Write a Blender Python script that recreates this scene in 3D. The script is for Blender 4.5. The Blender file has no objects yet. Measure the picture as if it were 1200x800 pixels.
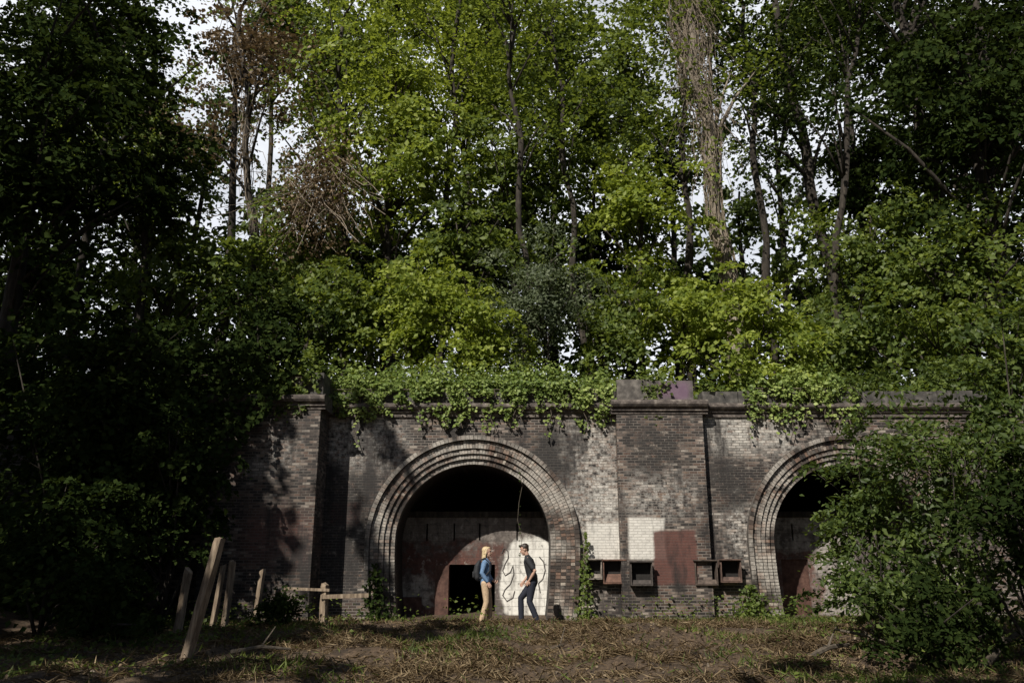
import bpy, math, random
import numpy as np
from mathutils import Vector, noise
S=bpy.context.scene; COL=S.collection
random.seed(7); rng=np.random.default_rng(7)
R=math.radians
# ---------------------------------------------------------------- camera maths
F=933.33; PT=R(14.9); SP,CP=math.sin(PT),math.cos(PT); CZ=1.6
def tt(py,Y): return Y/(F*CP+(py-400)*SP)
def P(px,py,Y):
    t=tt(py,Y); return Vector(((px-600)*t,Y,CZ+t*(F*SP-(py-400)*CP)))
def G(px,py):
    v=py-400; t=CZ/(v*CP-F*SP); return Vector(((px-600)*t,t*(F*CP+v*SP),0))
# ---------------------------------------------------------------- helpers
ORG={}
def tag(o,label=None,cat=None,group=None,kind=None):
    if label:o['label']=label
    if cat:o['category']=cat
    if group:o['group']=group
    if kind:o['kind']=kind
    return o
def empty(name,loc,label,cat,group=None):
    o=bpy.data.objects.new(name,None); COL.objects.link(o); o.location=loc
    o.empty_display_size=.2; ORG[o.name]=Vector(loc); return tag(o,label,cat,group)
def link(name,me,mat,parent=None,loc=None):
    o=bpy.data.objects.new(name,me); COL.objects.link(o)
    if mat is not None and not me.materials: me.materials.append(mat)
    if parent is not None:
        o.parent=parent; ORG[o.name]=ORG.get(parent.name,Vector((0,0,0)))
    elif loc is not None:
        o.location=loc; ORG[o.name]=Vector(loc)
    return o
class MB:
    def __init__(s): s.v=[]; s.f=[]
    def box(s,x0,x1,y0,y1,z0,z1):
        n=len(s.v); s.v+=[(x0,y0,z0),(x1,y0,z0),(x1,y1,z0),(x0,y1,z0),(x0,y0,z1),(x1,y0,z1),(x1,y1,z1),(x0,y1,z1)]
        s.f+=[tuple(n+i for i in q) for q in ((0,3,2,1),(4,5,6,7),(0,1,5,4),(1,2,6,5),(2,3,7,6),(3,0,4,7))]
    def obox(s,c,a,b,d):
        c,a,b,d=map(Vector,(c,a,b,d)); n=len(s.v)
        for k in (-1,1):
            for i,j in ((-1,-1),(1,-1),(1,1),(-1,1)): s.v.append(tuple(c+a*i+b*j+d*k))
        s.f+=[tuple(n+i for i in q) for q in ((0,3,2,1),(4,5,6,7),(0,1,5,4),(1,2,6,5),(2,3,7,6),(3,0,4,7))]
    def prism(s,prof,x0,x1):
        n=len(s.v); k=len(prof)
        s.v+=[(x0,y,z) for y,z in prof]+[(x1,y,z) for y,z in prof]
        for i in range(k):
            j=(i+1)%k; s.f.append((n+i,n+j,n+k+j,n+k+i))
        s.f.append(tuple(n+i for i in range(k))[::-1]); s.f.append(tuple(n+k+i for i in range(k)))
    def quad(s,a,b,c,d):
        n=len(s.v); s.v+=[tuple(a),tuple(b),tuple(c),tuple(d)]; s.f.append((n,n+1,n+2,n+3))
    def tube(s,pts,rad,k=6,wob=0):
        pts=[Vector(p) for p in pts]; n0=len(s.v)
        for i,p in enumerate(pts):
            t=(pts[min(i+1,len(pts)-1)]-pts[max(i-1,0)]).normalized()
            u=t.cross(Vector((.31,.9,.17))).normalized(); w=t.cross(u)
            for j in range(k):
                a=2*math.pi*j/k; r=rad[i]*(1+(random.uniform(-wob,wob) if wob else 0))
                s.v.append(tuple(p+u*(r*math.cos(a))+w*(r*math.sin(a))))
        for i in range(len(pts)-1):
            for j in range(k):
                a=n0+i*k+j; b=n0+i*k+(j+1)%k; s.f.append((a,b,b+k,a+k))
        s.f.append(tuple(n0+j for j in range(k))[::-1]); e=n0+(len(pts)-1)*k
        s.f.append(tuple(e+j for j in range(k)))
    def build(s,name,mat,parent=None,origin=None,smooth=False):
        o=ORG.get(parent.name,Vector((0,0,0))) if parent is not None else Vector(origin or (0,0,0))
        me=bpy.data.meshes.new(name)
        me.from_pydata([(a-o.x,b-o.y,c-o.z) for a,b,c in s.v],[],s.f)
        if smooth: me.polygons.foreach_set('use_smooth',[True]*len(me.polygons))
        return link(name,me,mat,parent,None if parent is not None else o)
def leafmesh(name,pos,nrm,size,mat,parent=None,asp=.75,loc=(0,0,0),tang=None):
    pos=np.asarray(pos,float); N=len(pos); nrm=nrm/(np.linalg.norm(nrm,axis=1,keepdims=True)+1e-9)
    r=rng.normal(size=(N,3)) if tang is None else tang
    d=r-nrm*np.sum(r*nrm,axis=1,keepdims=True); d/=np.linalg.norm(d,axis=1,keepdims=True)+1e-9
    sd=np.cross(nrm,d); L=np.asarray(size).reshape(-1,1); fo=.13*asp
    b=pos-d*L*.5; t=pos+d*L*.5-nrm*L*.14; m=pos-d*L*.08
    l=m+sd*L*asp*.5+nrm*L*fo; q=m-sd*L*asp*.5+nrm*L*fo
    V=np.stack([b,q,t,l],axis=1).reshape(-1)
    me=bpy.data.meshes.new(name); me.vertices.add(N*4); me.vertices.foreach_set('co',V.astype(np.float32))
    base=np.arange(N)*4
    idx=np.stack([base,base+1,base+2,base,base+2,base+3],axis=1).reshape(-1)
    me.loops.add(N*6); me.loops.foreach_set('vertex_index',idx.astype(np.int32))
    me.polygons.add(N*2); me.polygons.foreach_set('loop_start',(np.arange(N*2)*3).astype(np.int32))
    me.update(calc_edges=True)
    return link(name,me,mat,parent,None if parent is not None else loc)
def nz(x,y,z=0.): return noise.noise(Vector((x,y,z)))
# ---------------------------------------------------------------- node helpers
def nd(nt,t,ins=None,**kw):
    n=nt.nodes.new(t)
    for k,v in kw.items(): setattr(n,k,v)
    for k,v in (ins or {}).items():
        s=n.inputs[k]
        if isinstance(v,bpy.types.NodeSocket): nt.links.new(v,s)
        else: s.default_value=v
    return n
def mth(nt,op,a,b=0.,clamp=False): return nd(nt,'ShaderNodeMath',{0:a,1:b},operation=op,use_clamp=clamp).outputs[0]
def mr(nt,v,a,b,c=0.,d=1.): return nd(nt,'ShaderNodeMapRange',{'Value':v,'From Min':a,'From Max':b,'To Min':c,'To Max':d}).outputs[0]
def c4(c): return (c[0],c[1],c[2],1)
def mix(nt,f,a,b,mode='MIX'):
    ins={'Fac':f}
    ins['Color1']=a if isinstance(a,bpy.types.NodeSocket) else c4(a)
    ins['Color2']=b if isinstance(b,bpy.types.NodeSocket) else c4(b)
    return nd(nt,'ShaderNodeMixRGB',ins,blend_type=mode).outputs[0]
def ramp(nt,f,stops,interp='LINEAR'):
    n=nd(nt,'ShaderNodeValToRGB',{'Fac':f}); cr=n.color_ramp; cr.interpolation=interp
    while len(cr.elements)<len(stops): cr.elements.new(.5)
    for e,(p,c) in zip(cr.elements,stops): e.position=p; e.color=c4(c)
    return n.outputs[0]
def newmat(name):
    m=bpy.data.materials.new(name); m.use_nodes=True; nt=m.node_tree
    return m,nt,nt.nodes['Principled BSDF'],nt.nodes['Material Output']
def noi(nt,vec,sc,det=4,rough=.6): 
    return nd(nt,'ShaderNodeTexNoise',{'Vector':vec,'Scale':sc,'Detail':det,'Roughness':rough}).outputs[0]
def bump(nt,h,bs,st=.5,dist=.02):
    nt.links.new(nd(nt,'ShaderNodeBump',{'Height':h,'Strength':st,'Distance':dist}).outputs[0],bs.inputs['Normal'])
def noisemat(name,a,b,c,sc,rough=.85,st=.4,dist=.02,stretch=None):
    m,nt,bs,out=newmat(name); tc=nd(nt,'ShaderNodeTexCoord').outputs['Object']
    if stretch: tc=nd(nt,'ShaderNodeMapping',{'Vector':tc,'Scale':stretch}).outputs[0]
    f=noi(nt,tc,sc,5,.65)
    nt.links.new(ramp(nt,f,[(.3,a),(.5,b),(.7,c)]),bs.inputs['Base Color'])
    bs.inputs['Roughness'].default_value=rough; bump(nt,f,bs,st,dist); return m
def leafmat(name,d,m_,l,tr,tf=.35,gloss=True):
    m,nt,bs,out=newmat(name); g=nd(nt,'ShaderNodeNewGeometry')
    f=mth(nt,'ADD',mth(nt,'MULTIPLY',g.outputs['Random Per Island'],.65),mr(nt,noi(nt,g.outputs['Position'],.55,1),.3,.7,0,.38))
    col=ramp(nt,f,[(0.08,d),(.5,m_),(.95,l)])
    if gloss:
        nt.links.new(col,bs.inputs['Base Color']); bs.inputs['Roughness'].default_value=.5
        bs.inputs['Specular IOR Level'].default_value=.3; b0=bs.outputs[0]
    else: b0=nd(nt,'ShaderNodeBsdfDiffuse',{'Color':col}).outputs[0]
    t=nd(nt,'ShaderNodeBsdfTranslucent',{'Color':mix(nt,.75,col,tr)})
    mx=nd(nt,'ShaderNodeMixShader',{0:tf,1:b0,2:t.outputs[0]}); nt.links.new(mx.outputs[0],out.inputs[0]); return m
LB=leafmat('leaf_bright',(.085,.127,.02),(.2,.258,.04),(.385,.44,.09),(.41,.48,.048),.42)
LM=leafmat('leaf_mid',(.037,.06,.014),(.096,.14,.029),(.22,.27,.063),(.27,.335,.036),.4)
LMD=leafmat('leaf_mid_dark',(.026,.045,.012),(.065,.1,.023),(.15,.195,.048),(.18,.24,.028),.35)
LD=leafmat('leaf_dark_shade',(.012,.02,.007),(.026,.042,.012),(.058,.08,.022),(.055,.08,.012),.25,False)  # dark leaf tone with the shade of the outer trees put into the colour
LG=leafmat('leaf_greygreen',(.06,.078,.042),(.11,.14,.075),(.21,.24,.14),(.17,.22,.07))
LI=leafmat('leaf_ivy',(.07,.115,.025),(.17,.235,.055),(.37,.44,.135),(.29,.36,.05),.25)
LBR=leafmat('leaf_dead',(.07,.05,.03),(.16,.115,.07),(.3,.225,.14),(.25,.16,.07),.2)
BARK=noisemat('bark',(.014,.011,.009),(.036,.029,.023),(.08,.067,.052),9,.95,.8,.04,(1,1,.25))
BARKP=noisemat('bark_pale',(.09,.075,.058),(.26,.22,.175),(.46,.4,.33),9,.95,1,.08,(1,1,.2))
VINE=noisemat('dead_vine',(.1,.08,.06),(.26,.21,.16),(.44,.37,.29),14,.95)
WOOD=noisemat('weathered_post',(.085,.062,.044),(.24,.182,.128),(.43,.345,.255),16,.95,.8,.015,(1,1,.12))
TWIG=noisemat('dry_twig',(.05,.04,.03),(.1,.082,.062),(.18,.15,.115),12,.95)
# ---------------------------------------------------------------- brick
def rectmask(nt,x,z,n1,r,soft=.05,amp=.25):
    x0,x1,z0,z1=r
    d=mth(nt,'MULTIPLY',mth(nt,'SUBTRACT',n1,.5),amp)
    xx=mth(nt,'ADD',x,d); zz=mth(nt,'SUBTRACT',z,d)
    a=mth(nt,'MULTIPLY',mr(nt,xx,x0-soft,x0+soft),mr(nt,xx,x1+soft,x1-soft))
    b=mth(nt,'MULTIPLY',mr(nt,zz,z0-soft,z0+soft),mr(nt,zz,z1+soft,z1-soft))
    return mth(nt,'MULTIPLY',a,b)
def RP(a,b,c,d,Y=21):
    return (P(a,(c+d)/2,Y).x,P(b,(c+d)/2,Y).x,P(600,d,Y).z,P(600,c,Y).z)
def brickmat(name,rects,eff=.35,dark=1.0,mort=(.29,.255,.225)):
    m,nt,bs,out=newmat(name); g=nd(nt,'ShaderNodeNewGeometry'); pos=g.outputs['Position']
    sx=nd(nt,'ShaderNodeSeparateXYZ',{0:pos}); x,z=sx.outputs[0],sx.outputs[2]
    u=mth(nt,'ADD',x,sx.outputs[1]); vec=nd(nt,'ShaderNodeCombineXYZ',{0:u,1:z}).outputs[0]
    bt=nd(nt,'ShaderNodeTexBrick',{'Vector':vec,'Color1':(0,0,0,1),'Color2':(1,1,1,1),'Mortar':(.5,.5,.5,1),'Scale':1.0,'Mortar Size':.0085,'Mortar Smooth':.15,'Brick Width':.2,'Row Height':.069})
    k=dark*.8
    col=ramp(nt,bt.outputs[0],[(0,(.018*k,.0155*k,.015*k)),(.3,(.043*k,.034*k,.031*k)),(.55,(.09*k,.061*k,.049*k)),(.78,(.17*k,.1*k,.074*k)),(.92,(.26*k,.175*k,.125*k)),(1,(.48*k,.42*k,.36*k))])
    n1=noi(nt,pos,1.3,6,.65); n2=noi(nt,pos,.5,4,.6); n3=noi(nt,pos,9,5,.7)
    col=mix(nt,mr(nt,n3,.35,.7,0,.5),col,(.048,.039,.034))
    sp=mth(nt,'MULTIPLY',mr(nt,bt.outputs[0],.4,.8),mr(nt,n1,.47,.62))
    col=mix(nt,mth(nt,'MULTIPLY',sp,eff*.8),col,(.55,.505,.45))
    col=mix(nt,mth(nt,'MULTIPLY',mr(nt,n1,.55,.67),mr(nt,n2,.47,.57,0,eff)),col,(.62,.585,.53))
    col=mix(nt,bt.outputs['Fac'],col,mix(nt,mr(nt,n1,.35,.65),mort,(.08,.067,.058)))
    for r,c,s,br in rects:
        mk=rectmask(nt,x,z,n1,r,.28 if br else .035,1.3 if br else .22)
        if br: mk=mth(nt,'MULTIPLY',mk,mr(nt,n3,br-.1,br+.06))
        c2=mix(nt,mr(nt,n3,.3,.7),tuple(q*.7 for q in c),c)
        c2=mix(nt,mth(nt,'MULTIPLY',bt.outputs['Fac'],.5 if br else .22),c2,(.1,.088,.078))
        c2=mix(nt,mth(nt,'MULTIPLY',mr(nt,bt.outputs[0],.5,0),.35 if br else .08),c2,(.08,.068,.06))
        col=mix(nt,mth(nt,'MULTIPLY',mk,s),col,c2)
    st=noi(nt,nd(nt,'ShaderNodeMapping',{'Vector':pos,'Scale':(1.5,1.5,.4)}).outputs[0],1.1,5,.68)
    col=mix(nt,mr(nt,st,.49,.63,0,.88),col,(.018,.015,.0145))
    nt.links.new(col,bs.inputs['Base Color']); bs.inputs['Roughness'].default_value=.72
    h=mth(nt,'ADD',mth(nt,'MULTIPLY',bt.outputs['Fac'],-1.),mth(nt,'MULTIPLY',n3,.5)); bump(nt,h,bs,.8,.015)
    return m
WH=(.8,.77,.71); RD=(.14,.056,.044); SO=(.015,.014,.014)
BR_WALL=brickmat('brick_wall',[
    (RP(655,722,482,640),WH,.6,.52),(RP(690,724,566,604),WH,.6,.44),(RP(688,732,612,657),WH,1,0),(RP(385,470,490,550),WH,.6,.52),
    (RP(388,422,588,616),RD,.9,0),(RP(622,664,500,560),SO,.95,.35),(RP(836,884,540,604),SO,.9,.42),(RP(366,432,548,700),SO,.85,.42),(RP(826,930,484,530),WH,.6,.48),(RP(850,900,600,660),WH,.5,.52)],.65)
BR_PIL=brickmat('brick_pilaster',[(RP(735,777,606,655),WH,1,0),(RP(764,814,622,684),RD,.95,0),(RP(738,800,498,560),SO,.8,.42),(RP(730,812,560,606),WH,.45,.52)],.4)
BR_LEFT=brickmat('brick_left',[(RP(282,360,600,656,20),RD,.75,.42),(RP(300,350,500,560,20),WH,.3,.55)],.3,.85,(.17,.145,.125))
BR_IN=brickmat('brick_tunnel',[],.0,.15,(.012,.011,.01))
def ringmat(name,k,orange):
    m,nt,bs,out=newmat(name); g=nd(nt,'ShaderNodeNewGeometry'); pos=g.outputs['Position']
    n1=noi(nt,pos,1.1,5); n3=noi(nt,pos,14,4)
    col=ramp(nt,g.outputs['Random Per Island'],[(0,(.03*k,.025*k,.023*k)),(.35,(.08*k,.06*k,.049*k)),(.65,(.15*k,.105*k,.083*k)),(.85,orange),(1,(.44*k,.39*k,.33*k))])
    col=mix(nt,mr(nt,n1,.44,.6,0,.7),col,(.6,.56,.5)); col=mix(nt,mr(nt,n3,.4,.7,0,.6),col,(.045,.038,.033))
    nt.links.new(col,bs.inputs['Base Color']); bs.inputs['Roughness'].default_value=.75; bump(nt,n3,bs,.5,.01); return m
RINGA=ringmat('ring_brick',1.,(.22,.13,.09)); RINGB=ringmat('ring_brick_dark',.6,(.12,.075,.056))
MORTAR=noisemat('mortar',(.035,.03,.026),(.08,.07,.061),(.16,.145,.13),8)
STONE=noisemat('coping_stone',(.03,.029,.028),(.068,.063,.058),(.16,.148,.135),5)
MOULD=noisemat('moulding_brick',(.03,.026,.025),(.09,.074,.065),(.26,.225,.195),6)
# ---------------------------------------------------------------- terrain
def sst(a,b,x):
    t=min(1,max(0,(x-a)/(b-a))); return t*t*(3-2*t)
def hill(x,y):
    z=5.35+.24*(y-21.6) if y<42 else 10.25-.06*(y-42)
    z+=.5*nz(x*.22,y*.22,3)*sst(21.6,25,y)
    return z-2.5*sst(40,80,abs(x))
def front(x,y):
    z=.22*nz(x*.3,y*.3)+.18*nz(x*.9,y*.9,5)+.1*nz(x*2.2,y*2.2,9)
    z*=.12+.88*sst(20.5,16,y)
    z+=.14*math.exp(-((x-.5)/4.5)**2-((y-15.6)/1.7)**2)
    z+=5*sst(0,11,-9.5-x)*(.9+.2*nz(x*.2,y*.2,8))+5*sst(0,10,x-11.5)
    return z
def gz(x,y): return hill(x,y) if y>21.6 else front(x,y)
def gridmesh(name,xs,ys,fn,mat):
    v=[(x,y,fn(x,y)) for y in ys for x in xs]; n=len(xs)
    f=[(j*n+i,j*n+i+1,(j+1)*n+i+1,(j+1)*n+i) for j in range(len(ys)-1) for i in range(n-1)]
    me=bpy.data.meshes.new(name); me.from_pydata(v,[],f); me.polygons.foreach_set('use_smooth',[True]*len(f))
    return tag(link(name,me,mat),kind='structure')
def grndmat(name,dry,grn,bias):
    m,nt,bs,out=newmat(name); pos=nd(nt,'ShaderNodeNewGeometry').outputs['Position']
    n1=noi(nt,pos,.6,5,.6); n2=noi(nt,pos,14,6,.75); n3=noi(nt,pos,3,5,.7)
    a=ramp(nt,n2,[(.3,tuple(q*.3 for q in dry)),(.5,dry),(.72,tuple(q*1.9 for q in dry))])
    b=ramp(nt,n2,[(.3,tuple(q*.35 for q in grn)),(.55,grn),(.75,tuple(q*1.7 for q in grn))])
    col=mix(nt,mr(nt,mth(nt,'ADD',mth(nt,'MULTIPLY',n1,.6),mth(nt,'MULTIPLY',n3,.4)),bias,bias+.1),a,b)
    col=mix(nt,mr(nt,n3,.48,.62,0,.85),col,(.052,.035,.024))
    nt.links.new(col,bs.inputs['Base Color']); bs.inputs['Roughness'].default_value=.95; bump(nt,n2,bs,1,.06); return m
GR=grndmat('ground_dry',(.125,.085,.053),(.055,.06,.025),.6)
HG=grndmat('hill_soil',(.03,.024,.016),(.02,.028,.01),.5)
xs=[-300,-120,-60,-40,-30,-25]+list(np.arange(-20,22,.22))+[25,30,40,60,120,300]
ys=[-200,-80,-30,-10,-4,0,3,5,7]+list(np.arange(8,22,.18))+[24,28,34,45,70,120,300]
gridmesh('ground',xs,ys,front,GR)
gridmesh('hill',[-80,-60,-45]+list(np.arange(-36,37,1.2))+[45,60,80],list(np.arange(21.62,46,.9))+[50,60,75,95],hill,HG)
# ---------------------------------------------------------------- tunnel portal
portal=empty('tunnel_portal',(2,21,0),'long weathered brick tunnel entrance wall with two round arches','tunnel entrance')
CA,CB=-1.01,8.75; ZC=1.87; HR=2.42
w=MB(); TOP=5.16
def col(x0,x1,z0,z1): w.quad((x0,21,z0),(x1,21,z1),(x1,21,TOP),(x0,21,TOP))
edges=[-16,CA-HR,CA+HR,CB-HR,CB+HR,24]
for i in (0,2,4): col(edges[i],edges[i+1],-.6,-.6)
for c in (CA,CB):
    n=40; X=[c-HR*math.cos(math.pi*i/n) for i in range(n+1)]
    for i in range(n): col(X[i],X[i+1],ZC+HR*math.sin(math.pi*i/n),ZC+HR*math.sin(math.pi*(i+1)/n))
w.quad((-16,21.58,4.75),(24,21.58,4.75),(24,21.58,TOP),(-16,21.58,TOP))
w.quad((-16,21,TOP),(24,21,TOP),(24,21.58,TOP),(-16,21.58,TOP))
w.build('wall',BR_WALL,portal)
prof=[(21.0,5.1),(20.95,5.1),(20.95,5.2),(20.9,5.22),(20.9,5.27),(20.83,5.3),(20.79,5.35),(20.79,5.4),(20.83,5.45),(20.9,5.47),(21.57,5.47),(21.57,5.1)]
for a,b in ((-4.85,2.6),(5.14,24)):
    m=MB(); m.prism(prof,a,b); m.build('moulding',MOULD,portal)
x=5.1
while x<16:
    L=random.choice([.62,.95,.95,.7])
    if not(7.0<x<8.0):
        m=MB(); m.box(x,x+L-.015,20.96+random.uniform(-.015,.015),21.55,5.474,5.8+random.uniform(-.02,.02)); m.build('coping_stone',STONE,portal)
    x+=L
x=-4.8
while x<1.8:
    m=MB(); m.box(x,x+.9,20.98,21.55,5.474,5.78); m.build('coping_stone',STONE,portal); x+=.915
# right pilaster
m=MB(); m.box(2.74,5.0,20.72,21.05,-.5,5.14); pl=m.build('pilaster',BR_PIL,portal)
def capprof(yf,z0): return [(21.57,z0),(yf-.03,z0),(yf-.03,z0+.06),(yf-.08,z0+.08),(yf-.08,z0+.14),(yf-.15,z0+.18),(yf-.19,z0+.24),(yf-.19,z0+.3),(yf-.14,z0+.35),(yf-.06,z0+.38),(21.57,z0+.38)]
m=MB(); m.prism(capprof(20.72,5.143),2.6,5.14); m.build('pilaster_cap',MOULD,pl)
m_,nt_,bs_,_=newmat('cap_stone_paint'); ps=nd(nt_,'ShaderNodeNewGeometry').outputs['Position']; sx_=nd(nt_,'ShaderNodeSeparateXYZ',{0:ps})
n_=noi(nt_,ps,2.2,5); base_=ramp(nt_,noi(nt_,ps,6,6),[(.3,(.05,.045,.042)),(.5,(.11,.1,.09)),(.7,(.22,.2,.18))])
mk=mth(nt_,'MULTIPLY',rectmask(nt_,sx_.outputs[0],sx_.outputs[2],n_,(3.95,4.72,5.5,6.03),.12,.8),.75)
nt_.links.new(mix(nt_,mk,base_,(.18,.11,.17)),bs_.inputs['Base Color']); bs_.inputs['Roughness'].default_value=.9
m=MB(); m.box(2.78,3.66,20.72,21.5,5.527,6.07); m.build('cap_stone',m_,pl)
m=MB(); m.box(3.675,4.8,20.74,21.5,5.527,6.04); m.build('cap_stone',m_,pl)
# left block (projecting) and further wing
m=MB(); m.box(-7.6,-4.86,20.0,21.05,-.5,5.14); pl=m.build('pilaster',BR_LEFT,portal)
m=MB(); m.prism(capprof(20.0,5.143),-7.7,-4.74); m.build('pilaster_cap',MOULD,pl)
m=MB(); m.box(-5.7,-4.84,20.05,21.5,5.527,6.1); m.build('cap_stone',STONE,pl)
m=MB(); m.box(-11.4,-9.9,19.9,21.05,-.5,4.6); m.build('buttress',BR_LEFT,portal)
# arches
def arch(c):
    def path(r,step):
        out=[]; n=int((ZC+.15)/step)
        for i in range(n):
            z=-.15+(ZC+.15)*(i+.5)/n; out.append((-r+.035*(ZC-z)**2,z,-1,0))
        k=int(math.pi*r/step)
        for i in range(k):
            a=math.pi*(1-(i+.5)/k); out.append((r*math.cos(a),ZC+r*math.sin(a),math.cos(a),math.sin(a)))
        for i in range(n)[::-1]:
            z=-.15+(ZC+.15)*(i+.5)/n; out.append((r-.035*(ZC-z)**2,z,1,0))
        return out
    rings=[(2.62,2.74,20.85,RINGB,.11),(2.4,2.62,20.94,RINGA,.078),(2.27,2.4,20.99,RINGA,.078),(2.14,2.27,21.05,RINGA,.078),(2.0,2.14,21.12,RINGB,.078)]
    bk=MB()
    for r0,r1,yf,mt,stp in rings:
        rm=(r0+r1)/2; mb=MB()
        for x,z,nx,nz_ in path(rm,stp):
            h=(r1-r0)/2-.004; j=random.uniform(-.008,.012); tx,tz=-nz_,nx; s=stp/2-.005
            if r1-r0<.15: mb.obox((c+x,yf+j+.15,z),(tx*s,0,tz*s),(nx*h,0,nz_*h),(0,.15,0))
            else:
                hh=h/2-.003
                for q in (-1,1): mb.obox((c+x+nx*q*(h/2),yf+random.uniform(-.008,.012)+.15,z+nz_*q*(h/2)),(tx*s,0,tz*s),(nx*hh,0,nz_*hh),(0,.15,0))
        mb.build('arch_ring',mt,portal)
        full=path(rm,.12); d=(r1-r0)/2
        for (x,z,nx,nn),(x2,z2,nx2,nn2) in zip(full[:-1],full[1:]):
            i1=(c+x-nx*d,z-nn*d); o1=(c+x+nx*d,z+nn*d); i2=(c+x2-nx2*d,z2-nn2*d); o2=(c+x2+nx2*d,z2+nn2*d); y=yf+.02
            bk.quad((i1[0],y,i1[1]),(i2[0],y,i2[1]),(o2[0],y,o2[1]),(o1[0],y,o1[1]))
            bk.quad((i1[0]*.999+c*.001,y,i1[1]+.004),(i1[0],y+.28,i1[1]+.004),(i2[0],y+.28,i2[1]+.004),(i2[0],y,i2[1]+.004))
            if r1>2.7: bk.quad((o1[0],y,o1[1]),(o2[0],y,o2[1]),(o2[0],21.02,o2[1]),(o1[0],21.02,o1[1]))
    bk.build('arch_mortar',MORTAR,portal)
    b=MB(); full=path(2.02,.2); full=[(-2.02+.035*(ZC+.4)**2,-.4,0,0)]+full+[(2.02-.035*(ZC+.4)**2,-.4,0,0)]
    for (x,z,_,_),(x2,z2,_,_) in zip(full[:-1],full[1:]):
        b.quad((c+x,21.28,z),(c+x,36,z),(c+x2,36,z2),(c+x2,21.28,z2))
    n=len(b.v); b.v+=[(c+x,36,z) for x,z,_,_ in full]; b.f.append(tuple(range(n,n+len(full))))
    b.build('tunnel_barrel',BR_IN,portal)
arch(CA); arch(CB)
# painted infill walls
YI=22.7
def plaster(name,paint,cx,rw):
    m,nt,bs,out=newmat(name); pos=nd(nt,'ShaderNodeNewGeometry').outputs['Position']; sx=nd(nt,'ShaderNodeSeparateXYZ',{0:pos})
    vec=nd(nt,'ShaderNodeCombineXYZ',{0:sx.outputs[0],1:sx.outputs[2]}).outputs[0]
    bt=nd(nt,'ShaderNodeTexBrick',{'Vector':vec,'Scale':1.,'Mortar Size':.008,'Brick Width':.44,'Row Height':.215})
    n1=noi(nt,pos,1.6,6,.65); n3=noi(nt,pos,7,6,.7); n4=noi(nt,pos,2.6,5,.65)
    col=ramp(nt,n3,[(.3,(.055,.046,.042)),(.55,(.13,.11,.1)),(.75,(.3,.265,.245))])
    st=noi(nt,nd(nt,'ShaderNodeMapping',{'Vector':pos,'Scale':(2.4,2.4,.3)}).outputs[0],1.6,5,.7)
    for r,c,s in paint:
        wh=c[0]>.7
        mk=mth(nt,'MULTIPLY',rectmask(nt,sx.outputs[0],sx.outputs[2],n1,r,.07,.5 if wh else 1.1),mr(nt,n3,.3,.42))
        if wh and rw:   # white paint; the rounded mask also paints in the sunlit area's edge
            dx=mth(nt,'SUBTRACT',sx.outputs[0],cx); dz=mth(nt,'MULTIPLY',mth(nt,'SUBTRACT',sx.outputs[2],.85),.72)
            rr=mth(nt,'SQRT',mth(nt,'ADD',mth(nt,'MULTIPLY',dx,dx),mth(nt,'MULTIPLY',dz,dz)))
            mk=mth(nt,'MULTIPLY',mk,mr(nt,mth(nt,'ADD',rr,mth(nt,'MULTIPLY',n1,.35)),rw+.22,rw+.14))
        elif not wh: mk=mth(nt,'MULTIPLY',mk,mr(nt,n4,.4,.5,.1,1))
        col=mix(nt,mth(nt,'MULTIPLY',mk,s),col,mix(nt,mr(nt,n3,.3,.6),tuple(q*(.75 if wh else .5) for q in c),c))
    col=mix(nt,mth(nt,'MULTIPLY',mr(nt,n4,.58,.64,0,.55),mr(nt,n3,.4,.5)),col,(.45,.42,.38))
    col=mix(nt,mr(nt,st,.5,.68,0,.65),col,(.06,.046,.04))
    col=mix(nt,mth(nt,'MULTIPLY',bt.outputs['Fac'],.35),col,(.05,.045,.04))
    nt.links.new(col,bs.inputs['Base Color']); bs.inputs['Roughness'].default_value=.85
    bump(nt,mth(nt,'SUBTRACT',mth(nt,'MULTIPLY',n3,.5),bt.outputs['Fac']),bs,.6,.012); return m
PX=lambda px,py=640:P(px,py,YI).x
RI=(.13,.055,.042); WI=(.86,.84,.78); GI=(.26,.225,.2)
PA=plaster('painted_infill',[(RP(430,660,600,634,YI),GI,.6),(RP(430,590,634,684,YI),RI,.92),(RP(505,545,650,745,YI),RI,.95),(RP(430,505,706,745,YI),RI,.9),(RP(466,506,678,704,YI),(.45,.42,.38),.85),(RP(583,664,618,750,YI),WI,1)],PX(622),.86)
PBm=plaster('painted_infill_right',[(RP(885,1000,604,745,YI),(.5,.46,.42),.75),(RP(908,962,645,745,YI),RI,.9)],0,0)
def infill(c,mat,d0,d1,dz,slots,topz):
    m=MB(); x0,x1=c-2.05,c+2.05; sz0,sz1=topz-.62,topz-.16
    y0,y1=YI,YI+.3
    m.box(x0,d0,y0,y1,-.4,dz); m.box(d1,x1,y0,y1,-.4,dz); m.box(x0,x1,y0,y1,dz,sz0)
    xs=[x0]+[q for s in slots for q in (s-.022,s+.022)]+[x1]
    for i in range(0,len(xs),2): m.box(xs[i],xs[i+1],y0,y1,sz0,sz1)
    m.box(x0,x1,y0,y1,sz1,topz)
    o=m.build('infill_wall',mat,portal)
    b=MB(); b.box(x0,x1,YI-.06,YI+.34,topz+.003,topz+.16); b.build('lintel_beam',BARK,o); return o
RUST=noisemat('rust_paint',(.04,.02,.015),(.09,.043,.032),(.16,.088,.065),6,.8,.4,.01)
iA=infill(CA,PA,PX(526,690),PX(580,690),P(600,661,YI).z,[PX(q) for q in (500,532,562,606)],P(600,606,YI).z)
d=MB(); d.box(PX(510,690),PX(525.5,690),YI-.04,YI-.005,-.3,P(600,662,YI).z); d.build('door',RUST,iA)
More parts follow.
